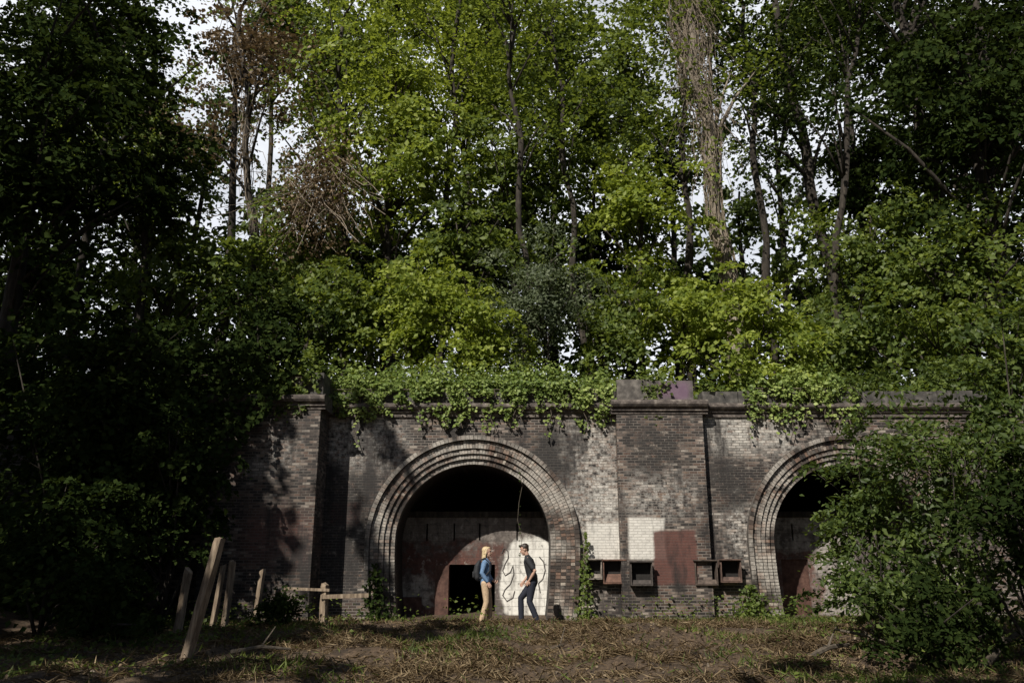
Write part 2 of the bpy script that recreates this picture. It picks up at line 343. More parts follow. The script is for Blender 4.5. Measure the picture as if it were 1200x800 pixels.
d=MB(); d.box(PX(472,715),PX(494,715),YI-.05,YI-.005,-.2,P(600,699,YI).z); d.build('panel',RUST,iA)
GRAF=noisemat('graffiti_paint',(.05,.045,.045),(.11,.1,.095),(.22,.2,.19),9)
for pts in ([(588,648),(591,642),(595,645),(596,653),(592,660),(589,668),(592,674),(598,670),(601,662),(602,673),(598,684),(592,690),(589,697),(594,704),(601,700),(603,692)],[(632,652),(637,658),(639,668),(636,678),(631,683),(633,694)]):
    q=[P(a,b,YI-.004) for a,b in pts]; d=MB(); d.tube(q,[.016]*len(q),5); d.build('graffiti',GRAF,iA)
iB=infill(CB,PBm,PX(918,690),PX(950,690),P(600,655,YI).z,[PX(930),PX(975)],P(600,606,YI).z)
d=MB(); d.box(PX(918,690),PX(950,690),YI+.05,YI+.1,-.3,P(600,655,YI).z); d.build('door',RUST,iB)
# ---------------------------------------------------------------- boxes fixed to the wall
def rustm(n,a): return noisemat(n,tuple(q*.4 for q in a),a,tuple(q*1.8 for q in a),7,.8,.4,.01)
boxes=[(696,667,19,22,20.75,rustm('box_paint_pale',(.22,.19,.165)),'small pale open-fronted box on the wall, leftmost of five by the arch foot',0),
 (720,670,26,26,20.75,rustm('box_rust',(.13,.07,.05)),'rust-red open-fronted box on the wall, second from the left of five',1),
 (752,672,25,26,20.45,rustm('box_dark',(.06,.05,.045)),'dark open-fronted box on the pilaster, alone beneath the white paint patch',0),
 (828,671,26,27,20.65,rustm('box_brown',(.09,.068,.055)),'brown open-fronted box just right of the pilaster, fourth of five',0),
 (857,669,24,25,20.7,rustm('box_brown_red',(.11,.07,.055)),'reddish open-fronted box nearest the right-hand arch, rightmost of five',0)]
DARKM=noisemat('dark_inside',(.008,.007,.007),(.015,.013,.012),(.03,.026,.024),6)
for px,py,wd,ht,yf,mt,lab,fl in boxes:
    c=P(px,py,yf); w2=wd*.0215/2; h2=ht*.0215/2; yb=(20.71 if 727<px<826 else 20.99)
    o=empty('wall_box',(c.x,yb,c.z),lab,'box','open boxes fixed to the brick wall')
    m=MB(); t=.025; X0,X1,Z0,Z1=c.x-w2,c.x+w2,c.z-h2,c.z+h2
    m.box(X0,X1,yf,yb,Z1-t,Z1); m.box(X0,X1,yf,yb,Z0,Z0+t); m.box(X0,X0+t,yf+.001,yb,Z0+t,Z1-t); m.box(X1-t,X1,yf+.001,yb,Z0+t,Z1-t)
    m.box(X0-.03,X1+.03,yf-.05,yf+.06,Z1+.002,Z1+.03)
    m.build('box_body',mt,o)
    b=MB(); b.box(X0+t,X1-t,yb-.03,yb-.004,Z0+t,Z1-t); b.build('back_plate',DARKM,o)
    b=MB()
    if fl: b.obox((c.x,yf+.12,c.z-h2*.55),(w2-.03,0,0),(0,.07,h2*.35),(0,.008,-.006))
    else: b.obox((c.x,yf+.06,Z0+.08),(w2-.03,0,0),(0,.02,.05),(0,.008,-.003))
    b.build('flap',mt,o)
# ---------------------------------------------------------------- trees
def tree(px,pyc,Y,rx,ry,mat,label,name='tree',cat='tree',leaf=.2,dens=1.,tr=.2,bark=BARK,lean=0.,shrub=False,world=None,group=None,spr=1.,stems=5,asp=.75,airy=.85):
    if world: c=Vector(world[0]); rX,rZ=world[1],world[2]
    else: c=P(px,pyc,Y); t=tt(pyc,Y); rX,rZ=rx*t,ry*t
    bx,by=c.x+lean,c.y; base=Vector((bx,by,gz(bx,by)-.1))
    root=empty(name,base,label,cat,group)
    sd=random.random()*50; rY=rX*.85
    n=int(dens*4.4*math.pi*rX*rZ/(leaf*leaf*.36)); per=64; ns=max(8,n//per)
    rs=max(.35,min(1.05,.32*min(rX,rZ)))*spr
    PO=[];NO=[];cent=[]
    while len(cent)<ns:
        dv=Vector(rng.normal(size=3)).normalized()
        e=1+airy*nz(dv.x*1.9+sd,dv.y*1.9,dv.z*1.9)+.45*nz(dv.x*5+sd,dv.y*5,dv.z*5)
        rad=random.random()**.42*e
        p=c+Vector((dv.x*rX*rad,dv.y*rY*rad,dv.z*rZ*rad))
        if nz(p.x*.6+sd,p.y*.6,p.z*.6)<-.18*airy and random.random()<.82:
            ns-=.3; continue
        g=gz(p.x,p.y)
        if p.z<g+.15: p.z=g+.15+random.random()*.4
        cent.append(p)
        out=Vector((dv.x,dv.y,dv.z*.5))
        sn=np.array((out*.6+Vector((0,-.15,.75))+Vector(rng.normal(size=3))*.3).normalized())
        k=per+int(rng.integers(-25,25)); rr=rs*random.uniform(.5,1.3)
        q=rng.normal(size=(k,3))*.5*rr
        h=q@sn; q=q-np.outer(h,sn)*.78
        q[:,2]-=.25*(np.sum(q*q,axis=1))/rr
        PO.append(q+np.array(p)); NO.append(sn*.9+rng.normal(size=(k,3))*.5)
    PO=np.concatenate(PO)-np.array(base); NO=np.concatenate(NO)
    leafmesh('foliage' if shrub else 'crown',PO,NO,leaf*rng.uniform(.55,1.3,len(PO)),mat,root,asp=asp)
    m=MB()
    if shrub:
        for i in range(stems):
            q=random.choice(cent); mid=(base+q)/2+Vector((random.uniform(-.2,.2),random.uniform(-.2,.2),.2))
            m.tube([base,mid,q],[tr,tr*.7,tr*.25],6,.1)
        trunkpt=lambda z:base+(c-base)*min(1,max(.1,(z-base.z)/max(.1,c.z-base.z)))
    else:
        topp=c+Vector((random.uniform(-.3,.3)*rX,0,.55*rZ)); pts=[];K=9
        b1=random.uniform(-.35,.35);b2=random.uniform(-.3,.3)
        for i in range(K+1):
            u=i/K; q=base.lerp(topp,u); q.x+=b1*math.sin(u*4)+b2*math.sin(u*9)*.4; q.y+=b2*math.sin(u*5); pts.append(q)
        m.tube(pts,[tr*(1.35 if i==0 else 1-.75*i/K) for i in range(K+1)],9,.08)
        trunkpt=lambda z:pts[int(min(K,max(0,(z-base.z)/max(.1,topp.z-base.z)*K)))]
    for q in cent[::4]:
        hd=(Vector((q.x,q.y))-Vector((c.x,c.y))).length
        s=trunkpt(q.z-.7*hd-.3); mid=s.lerp(q,.5)+Vector((0,0,.12*hd)); r0=min(tr*.5,.02+.012*(q-s).length)
        m.tube([s,mid,q],[r0,r0*.65,.008],5)
    m.build('stem' if shrub else 'trunk',bark,root,smooth=True)
    return root
T=tree
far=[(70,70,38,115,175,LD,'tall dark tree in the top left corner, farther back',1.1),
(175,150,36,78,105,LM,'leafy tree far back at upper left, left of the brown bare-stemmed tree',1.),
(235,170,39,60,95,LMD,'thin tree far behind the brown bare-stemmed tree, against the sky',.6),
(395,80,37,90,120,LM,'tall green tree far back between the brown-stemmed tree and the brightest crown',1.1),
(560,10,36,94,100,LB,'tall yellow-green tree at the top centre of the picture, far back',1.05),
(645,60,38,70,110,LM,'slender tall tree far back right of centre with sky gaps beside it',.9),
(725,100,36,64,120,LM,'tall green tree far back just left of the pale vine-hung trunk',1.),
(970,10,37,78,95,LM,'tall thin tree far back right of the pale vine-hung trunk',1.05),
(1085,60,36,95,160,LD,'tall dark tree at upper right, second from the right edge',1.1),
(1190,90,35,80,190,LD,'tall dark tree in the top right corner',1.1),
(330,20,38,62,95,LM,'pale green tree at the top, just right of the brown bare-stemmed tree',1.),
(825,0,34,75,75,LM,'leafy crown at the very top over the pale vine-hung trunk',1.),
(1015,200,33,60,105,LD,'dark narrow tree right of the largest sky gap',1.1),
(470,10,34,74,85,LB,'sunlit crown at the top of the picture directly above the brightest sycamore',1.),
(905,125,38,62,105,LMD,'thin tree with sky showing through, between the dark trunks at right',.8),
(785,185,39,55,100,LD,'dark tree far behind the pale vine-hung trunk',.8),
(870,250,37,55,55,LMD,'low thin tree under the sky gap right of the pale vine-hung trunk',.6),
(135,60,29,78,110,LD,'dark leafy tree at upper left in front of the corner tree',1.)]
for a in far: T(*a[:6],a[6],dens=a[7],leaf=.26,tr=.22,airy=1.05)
T(285,70,33,62,75,LBR,'brown bare-stemmed tree with thin dead foliage at upper left',dens=.5,leaf=.2,tr=.26,bark=BARK)
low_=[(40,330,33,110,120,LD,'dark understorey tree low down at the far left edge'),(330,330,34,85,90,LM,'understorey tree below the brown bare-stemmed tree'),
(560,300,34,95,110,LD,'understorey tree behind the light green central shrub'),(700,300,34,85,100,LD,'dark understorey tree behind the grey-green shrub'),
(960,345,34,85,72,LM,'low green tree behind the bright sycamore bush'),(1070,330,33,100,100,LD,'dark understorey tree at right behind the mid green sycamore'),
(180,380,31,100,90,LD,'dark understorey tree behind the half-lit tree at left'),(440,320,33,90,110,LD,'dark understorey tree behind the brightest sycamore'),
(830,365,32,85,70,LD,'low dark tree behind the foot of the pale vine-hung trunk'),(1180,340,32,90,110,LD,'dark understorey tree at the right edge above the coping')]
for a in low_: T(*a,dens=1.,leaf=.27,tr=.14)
T(468,165,27,86,135,LB,'brightest yellow-green sycamore left of centre, above the ivy-topped wall',dens=1.1,leaf=.2,tr=.17,airy=1.)
T(605,220,28,74,135,LM,'mid green sycamore at centre with a slim dark trunk',dens=1.05,leaf=.2,tr=.16,airy=1.)
T(560,120,30,66,105,LB,'sunlit sycamore between the brightest crown and the central one',dens=.95,leaf=.21,tr=.16,airy=1.05)
T(360,290,27,68,95,LM,'mid green tree beneath the brown tangle of dead creeper',dens=1.05,leaf=.19,tr=.14)
T(535,300,26,62,75,LM,'mid green tree filling the middle just above the light green shrub',dens=1.,leaf=.19,tr=.1)
T(750,270,26.5,64,125,LB,'bright narrow sycamore just left of the pale vine-hung trunk',dens=1.,leaf=.19,tr=.13,airy=1.)
T(690,180,29,54,100,LM,'slim mid green tree right of centre between two sycamores',dens=.9,leaf=.21,tr=.13,airy=1.1)
T(215,325,26,85,80,LM,'half-lit tree at left above the dark ivy',dens=.95,leaf=.2,tr=.2)
T(1020,300,27,80,85,LM,'mid green sycamore right of the pale vine-hung trunk',dens=1.,leaf=.2,tr=.2)
T(1125,330,25,95,95,LM,'broad green tree at right above the end of the coping',dens=1.,leaf=.2,tr=.2)
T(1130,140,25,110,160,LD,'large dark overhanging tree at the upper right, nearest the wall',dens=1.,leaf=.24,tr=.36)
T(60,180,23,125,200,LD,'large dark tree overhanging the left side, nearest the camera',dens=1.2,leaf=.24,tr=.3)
T(180,215,25,68,80,LD,'shadowed tree at left below the first sky gap',dens=.9,leaf=.22,tr=.2)
sh=dict(name='shrub',cat='shrub',shrub=True,tr=.04,dens=1.1)
T(490,365,23.6,68,85,LB,'light yellow-green shrub above the ivy on the wall, left of centre',leaf=.16,**sh)
T(640,355,24,85,85,LG,'grey-green shrub above the centre of the ivy-topped wall',leaf=.15,asp=.4,**sh)
T(405,375,24.5,65,80,LM,'mid green shrub behind the left pilaster cap',leaf=.17,**sh)
T(565,400,22.9,70,58,LB,'small bright shrub between the light green and grey-green shrubs',leaf=.14,**sh)
T(720,375,24.2,60,75,LM,'green shrub behind the tall pilaster cap',leaf=.17,**sh)
T(800,370,24.5,65,75,LB,'bright shrub between the pilaster cap and the sycamore bush',leaf=.17,**sh)
T(895,390,22.9,90,80,LB,'bright sycamore bush spilling over the coping above the right wall',leaf=.18,**sh)
T(1000,400,23.5,75,72,LM,'mid green shrub above the right-hand arch',leaf=.17,**sh)
T(310,390,23,75,75,LD,'dark shrub on the bank behind the left pilaster',leaf=.17,**sh)
T(1100,410,22.8,85,65,LM,'green shrub above the wall behind the right foreground bush',leaf=.17,**sh)
T(1190,430,22.8,70,70,LM,'shrub above the wall at the right edge of the picture',leaf=.17,**sh)
T(230,420,21.9,75,65,LD,'dark overhanging shrub on the bank left of the left pilaster',leaf=.17,**sh)
T(120,470,19.4,130,100,LD,'dark spreading shrub over the left wing wall',leaf=.17,**sh)
T(60,640,16.5,100,100,LD,'dark shrub on the left bank at the picture edge',leaf=.15,**sh)
T(120,700,15.0,75,55,LD,'low dark shrub left of the leaning posts',leaf=.13,**sh)
T(200,590,18.6,60,110,LD,'tall dark shrub against the left wing wall behind the posts',leaf=.14,**sh)
T(335,710,18.3,32,24,LD,'low tangled bramble beside the rail fence',leaf=.09,**sh)
# right foreground
bs_=dict(name='bush',cat='bush',shrub=True)
T(1112,580,14.5,112,150,LMD,'large leafy bush in the right foreground hiding the second arch',leaf=.14,stems=16,dens=1.2,tr=.022,asp=.5,airy=1.,spr=1.1,**bs_)
T(1015,610,15.5,70,105,LMD,'slim sapling bush standing in front of the right-hand arch',leaf=.135,stems=9,dens=.95,tr=.018,asp=.5,airy=1.1,spr=1.1,**bs_)
T(1185,490,15,78,115,LMD,'tall bush at the right edge rising to the parapet',leaf=.15,stems=9,dens=1.1,tr=.03,asp=.55,airy=.9,**bs_)
T(1195,600,12.5,75,130,LD,'dark bush at the right edge of the picture',leaf=.13,stems=8,tr=.03,asp=.5,**bs_)
T(1085,722,12.5,125,52,LD,'low dark undergrowth bush at lower right',leaf=.12,stems=8,tr=.02,asp=.5,airy=1.,dens=1.2,**bs_)
T(1045,690,14,78,55,LMD,'leafy undergrowth at the foot of the large right bush',leaf=.12,stems=8,tr=.02,asp=.5,airy=1.,dens=1.1,**bs_)
def bare(px0,py0,px1,py1,Y,r,label,crown=None,vines=0,bark=BARK,loose=1.):
    a=P(px0,py0,Y); b=P(px1,py1,Y); dirv=(b-a)/(b.z-a.z)
    base=a-dirv*(a.z-hill(a.x,Y)+.1); base.y=Y
    root=empty('tree',base,label,'tree'); m=MB(); top=b+dirv*3
    pts=[base.lerp(top,i/16)+Vector((.12*math.sin(i*1.1+px0)+random.uniform(-.06,.06),.1*math.sin(i*2.3),0)) for i in range(17)]
    m.tube(pts,[r*(1.15-.038*i)*random.uniform(.9,1.1) for i in range(17)],10,.14)
    ends=[]
    for i in range(12):
        s=pts[random.randint(8,16)]; e=s+Vector((random.uniform(-2,2),random.uniform(-1.2,1.2),random.uniform(1.2,3.4)))
        m.tube([s,s.lerp(e,.5)+Vector((0,0,.3)),e],[r*.4,r*.25,.02],6); ends.append(e)
    m.build('trunk',bark,root,smooth=True)
    if crown:
        PO=[];NO=[]
        for e in ends+ends:
            k=110; q=rng.normal(size=(k,3))*[.75,.75,.4]; PO.append(q+np.array(e)+rng.normal(size=3)*.5); NO.append(np.array([0,0,1])+rng.normal(size=(k,3))*.5)
        PO=np.concatenate(PO)-np.array(base); leafmesh('crown',PO,np.concatenate(NO),.2*rng.uniform(.6,1.2,len(PO)),crown,root)
    if vines:
        v=MB()
        for i in range(vines):
            u=random.uniform(.3,1.); L=random.uniform(.06,.3); an=random.uniform(0,6.28); q=[]; fl=random.random()**1.3*loose
            for k in range(7):
                w_=max(0,min(1,u-L*k/6)); p=pts[int(w_*16)].lerp(pts[min(16,int(w_*16)+1)],w_*16-int(w_*16)); rr=r*(1.02+.45*random.random())+(2.*max(0,w_-.5)*fl)
                an+=random.uniform(-.6,.6); q.append(p+Vector((rr*math.cos(an),rr*math.sin(an),random.uniform(-.15,.15))))
            v.tube(q,[random.uniform(.005,.018)]*7,4)
        for i in range(int(vines*1.1)):
            s=pts[random.randint(9,16)]; e=s+Vector((random.gauss(0,.8),random.gauss(0,.5),random.uniform(-2.8,.4)))
            v.tube([s,s.lerp(e,.3)+Vector((random.uniform(-.4,.4),0,.4)),s.lerp(e,.7)+Vector((random.uniform(-.3,.3),0,.3)),e],[.014,.011,.008,.005],4)
        v.build('dead_ivy',VINE,root)
        if bark is BARKP:
            n=1100; u=rng.random(n)**1.5*.5; pp=np.array([tuple(pts[int(q*16)].lerp(pts[int(q*16)+1],q*16-int(q*16))) for q in u])+rng.normal(size=(n,3))*[r*1.2,r*1.2,.1]
            leafmesh('ivy_growth',pp-np.array(base),np.array([0,-.8,.5])+rng.normal(size=(n,3))*.5,.15*rng.uniform(.6,1.2,n),LM,root,asp=.95)
bare(852,325,812,40,27,.24,'pale tall trunk hung with dead ivy, right of centre',LM,220,BARKP)
bare(805,290,800,80,28,.14,'dark trunk standing just left of the pale vine-hung trunk',LM)
bare(893,260,878,80,29,.15,'dark slim trunk just right of the pale vine-hung trunk',LD)
bare(952,220,918,60,31,.26,'dark leaning trunk beside the largest sky gap',LD)
bare(612,260,603,120,26,.13,'dark trunk near the centre between two sycamores',LM)
bare(672,290,655,110,27,.12,'thin dark trunk at centre right behind the grey-green shrub',LM)
bare(405,330,400,100,27.5,.12,'slim dark trunk left of the brightest sycamore',LM)
bare(525,250,535,40,28,.12,'slim dark trunk rising between the brightest sycamore and the centre',LB)
bare(985,250,1000,60,27,.14,'slim dark trunk rising behind the shrub over the right-hand arch',LD)
bare(1100,250,1060,40,27,.26,'dark leaning trunk at right under the overhanging tree',LD)
bare(1165,240,1150,20,26,.22,'dark trunk nearest the right edge',LD)
bare(296,300,286,90,28,.17,'brown vine-wrapped trunk at left below a sky gap',LBR,40,BARK)
# distant wood closing the view under the crowns
pos=[]
while len(pos)<20000:
    px=random.uniform(-250,1450); Y=random.uniform(44,52)
    top=265+105*nz(px*.012,Y*.1,2)+40*nz(px*.05,Y*.3,6)-(80 if px<180 or px>980 else 0)
    py=random.uniform(top,475); pos.append(tuple(P(px,py,Y)))
o=leafmesh('distant_wood',np.array(pos),np.array([0,-.4,.8])+rng.normal(size=(len(pos),3))*.5,.65*rng.uniform(.5,1.2,len(pos)),LD)
tag(o,'far-off dark mass of woodland seen between the tree trunks','wood',kind='stuff')
# tangle of dead creeper
a=P(375,215,25.6); o=empty('dead_creeper',a,'brown tangle of dead creeper hanging in the trees left of centre','creeper'); m=MB()
for i in range(85):
    s=a+Vector((random.gauss(0,.55),random.gauss(0,.4),random.gauss(.2,.7))); q=[s]; d=Vector((random.gauss(0,.2),random.gauss(0,.15),-.35))
    for k in range(5): d+=Vector((random.gauss(0,.1),random.gauss(0,.1),random.gauss(0,.08))); q.append(q[-1]+d)
    m.tube(q,[random.uniform(.006,.014)]*6,4)
m.build('stem',VINE,o)
n=4200; leafmesh('foliage',rng.normal(size=(n,3))*[.75,.5,1.1]+[0,0,-.4],rng.normal(size=(n,3)),.13*rng.uniform(.5,1.3,n),LBR,o)
# unseen trees added out of frame to shade the sides and corners
sd=dict(leaf=.5,tr=.4,airy=.4)
for x,y,z,r,h,ln,de,lab in [(-23,8,16,6.5,9,0,1.15,'unseen tree added for shade, left bank beside the camera'),(-24,14,22,6.5,10,0,1.15,'unseen tree added for shade, left bank nearest the wall'),(-14.5,1,13,5.5,7,-2,1.15,'unseen tree added for shade, left bank behind the camera'),(-31,4,25,8,12,0,1.15,'tall unseen tree added for shade, farther up the left bank'),
    (-15.2,7,18,3,4.5,-2,.9,'slim unseen tree added for shade, forward on the left bank'),(-1.2,-3,13,4.2,3.8,3,1.1,'unseen tree added for shade, directly behind the camera'),(6.5,-3.5,15,4.,5,3,1.1,'unseen tree added for shade, behind the camera on the right'),(14,-1,15,6,8,2,1.15,'unseen tree added for shade, right bank beside the camera'),(-4,-16,15,8,8,0,1.15,'unseen tree added for shade, farther behind the camera')]:
    T(0,0,y,0,0,LD,lab,world=((x,y,z),r,h),lean=ln,dens=de,**sd)
# ---------------------------------------------------------------- ivy
def ivy(label,pos,nrm,size,mat,stems,loc,th=.012):
    o=empty('ivy',loc,label,'ivy'); L=np.array(loc)
    leafmesh('foliage',np.asarray(pos)-L,np.asarray(nrm),size*rng.uniform(.6,1.3,len(pos)),mat,o,asp=.95)
    m=MB()
    for q in stems: m.tube(q,[th]*len(q),4)
    if len(stems)>1:
        hd=sorted([q[0] for q in stems]); m.tube(hd,[.014]*len(hd),4)
    m.build('stem',TWIG,o)
def wallivy(px0,px1,n,topz,yface,drop,label,mat,size=.12,back=1.2,seed=0,bulge=.3,hump=.5,trail=14):
    pos=[];nr=[];st=[]
    x0=P(px0,475,21).x;x1=P(px1,475,21).x
    def Lx(x): return drop*(.1+1.2*max(0,.45+1.3*nz(x*.9,seed,1))+1.5*max(0,nz(x*3.1,seed,7)))
    def Hx(x): return topz+hump*nz(x*.7,seed,4)+.3*nz(x*2.5,seed,6)
    while len(pos)<n:
        x=random.uniform(x0,x1); u=random.random(); ed=sst(0,.5,min(x-x0,x1-x))
        if random.random()>.2+.8*ed: continue
        if u<.55:
            b=random.random(); y=yface+.05+back*b-.1; z=Hx(x)+.8*b*max(0,.3+nz(x*2,b*3,seed))+random.gauss(0,.2); nn=(0,-.4,1)
        else:
            b=random.random()**1.7; L=Lx(x)+.2
            z=Hx(x)-b*(L+.45); y=yface-bulge*math.sin(math.pi*min(1,b*1.2))*(.6+.9*nz(x*2,z*2,seed))-.04+random.gauss(0,.06); nn=(0,-.8,.6)
            if nz(x*3,z*3,seed+2)<-.15: continue
        pos.append((x,y,z)); nr.append(nn)
    nr=np.array(nr)+rng.normal(size=(n,3))*.5
    for i in range(trail):
        x=random.uniform(x0+.2,x1-.2); L=Lx(x)*1.2+random.uniform(.1,1.1)
        q=[(x+.08*math.sin(k*1.3+i),yface-.06,topz-.2-L*k/6) for k in range(7)]; st.append(q)
        for k in range(int(L*16)):
            z=topz-.2-L*random.random(); pos.append((x+random.gauss(0,.06),yface-.08,z))
    nr=np.concatenate([nr,np.array([[0,-.9,.5]]*(len(pos)-n)).reshape(-1,3)+rng.normal(size=(len(pos)-n,3))*.35])
    ivy(label,pos,nr,size,mat,st,((x0+x1)/2,21,topz))
wallivy(378,722,12500,6.02,20.9,.32,'bright ivy mat draped over the wall top above the left arch',LI,.095,1.8,3,.17,.6,26)
wallivy(868,1012,3000,6.05,20.9,.34,'ivy spilling over the coping beside the right-hand arch',LI,.1,1.3,9,.2,.6)
wallivy(330,385,900,6.15,20.0,.45,'dark ivy tuft over the left pilaster cap',LM,.11,1,5,.2,.2)
wallivy(745,790,300,6.12,20.8,.1,'thin ivy sprigs on top of the tall pilaster cap',LM,.1,.8,12,.1,.1)
# dark curtain on the left
pos=[];nr=[]
while len(pos)<18000:
    x=random.uniform(-18,-5.4); z=random.uniform(.1,6.8); lim=5.0-1.9*(-6.1-x)-1.2*nz(x*.8,2,5)
    if z<lim: continue
    y=19.75+.5*nz(x*.6,z*.6,3)+.3*nz(x*2,z*2,8)-.12*(-5.6-x)+random.gauss(0,.12)
    if y>19.9: y=19.9-random.random()*.1
    pos.append((x,y,z)); nr.append((.1,-.8,.5))
ivy('dark ivy curtain hanging over the left wing wall',pos,np.array(nr)+rng.normal(size=(len(pos),3))*.45,.15,LD,[[(-6.6-i*.9,19.9,6),(-6.7-i*.9,19.8,4.6),(-6.6-i*.9,19.85,4.2-i*.4)] for i in range(9)],(-9,20,0))
def climb(px,py0,py1,wd,n,label,y=20.8,mat=LM,size=.09,th=.012):
    pos=[];st=[]
    for i in range(n):
        u=random.random()**1.6; c=P(px,py0+(py1-py0)*u,y); s=wd*(1-.85*u); pos.append((c.x+random.gauss(0,s)*.5,y-abs(random.gauss(0,.1)),c.z))
    a=P(px,py0,y);b=P(px,py1,y)
    ivy(label,pos,np.array([[0,-.8,.5]]*n)+rng.normal(size=(n,3))*.45,size,mat,[[tuple(a.lerp(b,k/5)+Vector((.07*math.sin(k*2),0,0))) for k in range(6)]],a,th)
climb(686,728,625,.3,260,'leafy climber growing at the right foot of the left arch')
climb(440,735,660,.5,420,'dark climber at the left foot of the left arch',mat=LD)
climb(609,652,548,.02,22,'thin vine hanging down inside the left arch',20.95,LD,.06,.007)
climb(878,726,685,.7,420,'nettle-like climber at the left foot of the right-hand arch')
# ---------------------------------------------------------------- ground cover
def scatter(n,fn,x0,x1,y0,y1):
    out=[]
    while len(out)<n:
        x=random.uniform(x0,x1); y=random.uniform(y0,y1)
        if random.random()<fn(x,y): out.append((x,y,front(x,y)))
    return np.array(out)
p=scatter(50000,lambda x,y:.06+.94*sst(-.15,.3,nz(x*.5,y*.5,11)+.5*nz(x*1.7,y*1.7,4)),-10,12,10,20.9); n=len(p)
tg=rng.normal(size=(n,3))*[1,1,.45]
STR=leafmat('straw',(.095,.066,.038),(.21,.152,.09),(.41,.325,.205),(.25,.19,.08),.1,False)
o=leafmesh('dry_grass',p+np.array([0,0,.02])+rng.random((n,1))*[0,0,.07],np.array([0,-.2,1])+rng.normal(size=(n,3))*.6,rng.uniform(.1,.32,n),STR,asp=.04,tang=tg)
tag(o,'dry cut grass and straw strewn over the ground','dry grass',kind='stuff')
p=scatter(12000,lambda x,y:.3+.7*sst(.1,-.2,nz(x*.5,y*.5,11)),-10,12,10,20.9); n=len(p)
o=leafmesh('leaf_litter',p+[0,0,.02],np.array([0,-.1,1])+rng.normal(size=(n,3))*.4,rng.uniform(.03,.085,n),LBR,asp=.7)
tag(o,'small brown fallen leaves lying on the bare earth','leaf litter',kind='stuff')
def gf(x,y): 
    v=sst(.08,.4,nz(x*.4,y*.4,21)); w_=sst(19,20.6,y)*sst(1.5,3,x)
    return min(1,.03+v*.7+w_)
p=scatter(8500,gf,-9,12,10.5,20.9); n=len(p)
o=leafmesh('grass',p+[0,0,.05],np.array([0,-.6,.3])+rng.normal(size=(n,3))*.6,rng.uniform(.1,.3,n),LM,asp=.09,tang=np.array([0,0,1.])+rng.normal(size=(n,3))*.5)
tag(o,'green grass tufts growing through the dry straw','grass',kind='stuff')
p=scatter(8000,lambda x,y:sst(.18,.45,nz(x*.55,y*.55,31))*.4+sst(19.3,20.6,y)*sst(1.8,3.6,x)+.6*sst(18,20,y)*sst(-3.2,-4.5,x)+.4*sst(5,7.5,abs(x-.5)),-9,12,11,20.85); n=len(p)
hh=rng.random(n)**2*.6*np.clip((p[:,1]-16)/4,.1,1)
o=leafmesh('weeds',p+np.stack([hh*0,hh*0,hh+.04],axis=1),np.array([0,-.2,1])+rng.normal(size=(n,3))*.45,rng.uniform(.05,.11,n),LM)
tag(o,'low green weeds along the wall foot and on the ground','weeds',kind='stuff')
hp=[]
for i in range(26000):
    x=random.uniform(-20,20); y=21.7+random.random()**1.8*12; up=1.35*max(0,.55+.8*nz(x*.7,y*.7,4))*sst(27,22.5,y)
    hp.append((x,y,hill(x,y)+up*random.random()+abs(random.gauss(0,.2))))
o=leafmesh('ground_ivy',np.array(hp),np.array([0,-.5,1])+rng.normal(size=(len(hp),3))*.5,.17*rng.uniform(.6,1.2,len(hp)),LM,asp=.95)
tag(o,'ivy and brambles carpeting the bank above the wall','ground cover',kind='stuff')
# ---------------------------------------------------------------- posts, fence, logs
def post(base,top,wd,label,mb=None):
    b=Vector(base); b.z=front(b.x,b.y)-.15; t=Vector(top)
    ax=(t-b); L=ax.length; ax.normalize(); u=ax.cross(Vector((.5,1,0)).normalized()).normalized(); v=ax.cross(u)
    m=mb or MB(); rows=[0,.2,.4,.6,.8,.95,1.0]; n0=len(m.v)
    sl=random.uniform(-.05,.05)
    for k,s in enumerate(rows):
        w2=wd*.5*(1-.06*s)*(.93 if s==1 else 1); jx=random.uniform(-.008,.008)
        for i in range(8):
            a=math.pi/4+(i//2)*math.pi/2+(-.11 if i%2==0 else .11); rr=w2*1.33*(1+random.uniform(-.07,.07))
            p=b+ax*(L*s+(random.uniform(-.02,.02)+sl*math.cos(a) if k==6 else 0))+u*(rr*math.cos(a)+jx)+v*rr*math.sin(a)
            m.v.append(tuple(p))
    R_=len(rows)
    for k in range(R_-1):
        for i in range(8):
            a=n0+k*8+i; c=n0+k*8+(i+1)%8; m.f.append((a,c,c+8,a+8))
    m.f.append(tuple(n0+(R_-1)*8+i for i in range(8)))
    if mb is None: tag(m.build('fence_post',WOOD,None,b),label,'fence post','old leaning fence posts')
for bx,by,tx,ty,wd,lab in [(216,772,258,630,.14,'thickest and tallest weathered post leaning to the right'),(206,747,221,667,.13,'leftmost weathered post, shorter than the tall leaning one'),
    (247,738,262,662,.1,'thin weathered post just right of the tall leaning one'),(262,738,273,657,.115,'weathered post right beside the thin one, fourth from the left'),(298,732,308,667,.11,'weathered post standing alone left of the low rail fence')]:
    g=G(bx,by); post(g,P(tx,ty,g.y),wd,lab)
g=G(379,733); fen=empty('rail_fence',g,'low broken post and rail fence left of the arch','fence')
m=MB(); post(g,P(381,684,g.y),.15,'',m); m.build('post',WOOD,fen)
m=MB(); a=P(376,699,g.y-.1);b=P(432,697,g.y-.1); m.obox((a+b)/2,(b-a)/2,(0,.025,0),(0,0,.045)); m.build('rail',WOOD,fen)
m=MB(); a=P(333,689,g.y-.1);b=P(386,691,g.y-.1); m.obox((a+b)/2,(b-a)/2,(0,.02,0),(0,0,.03)); m.build('rail',WOOD,fen)
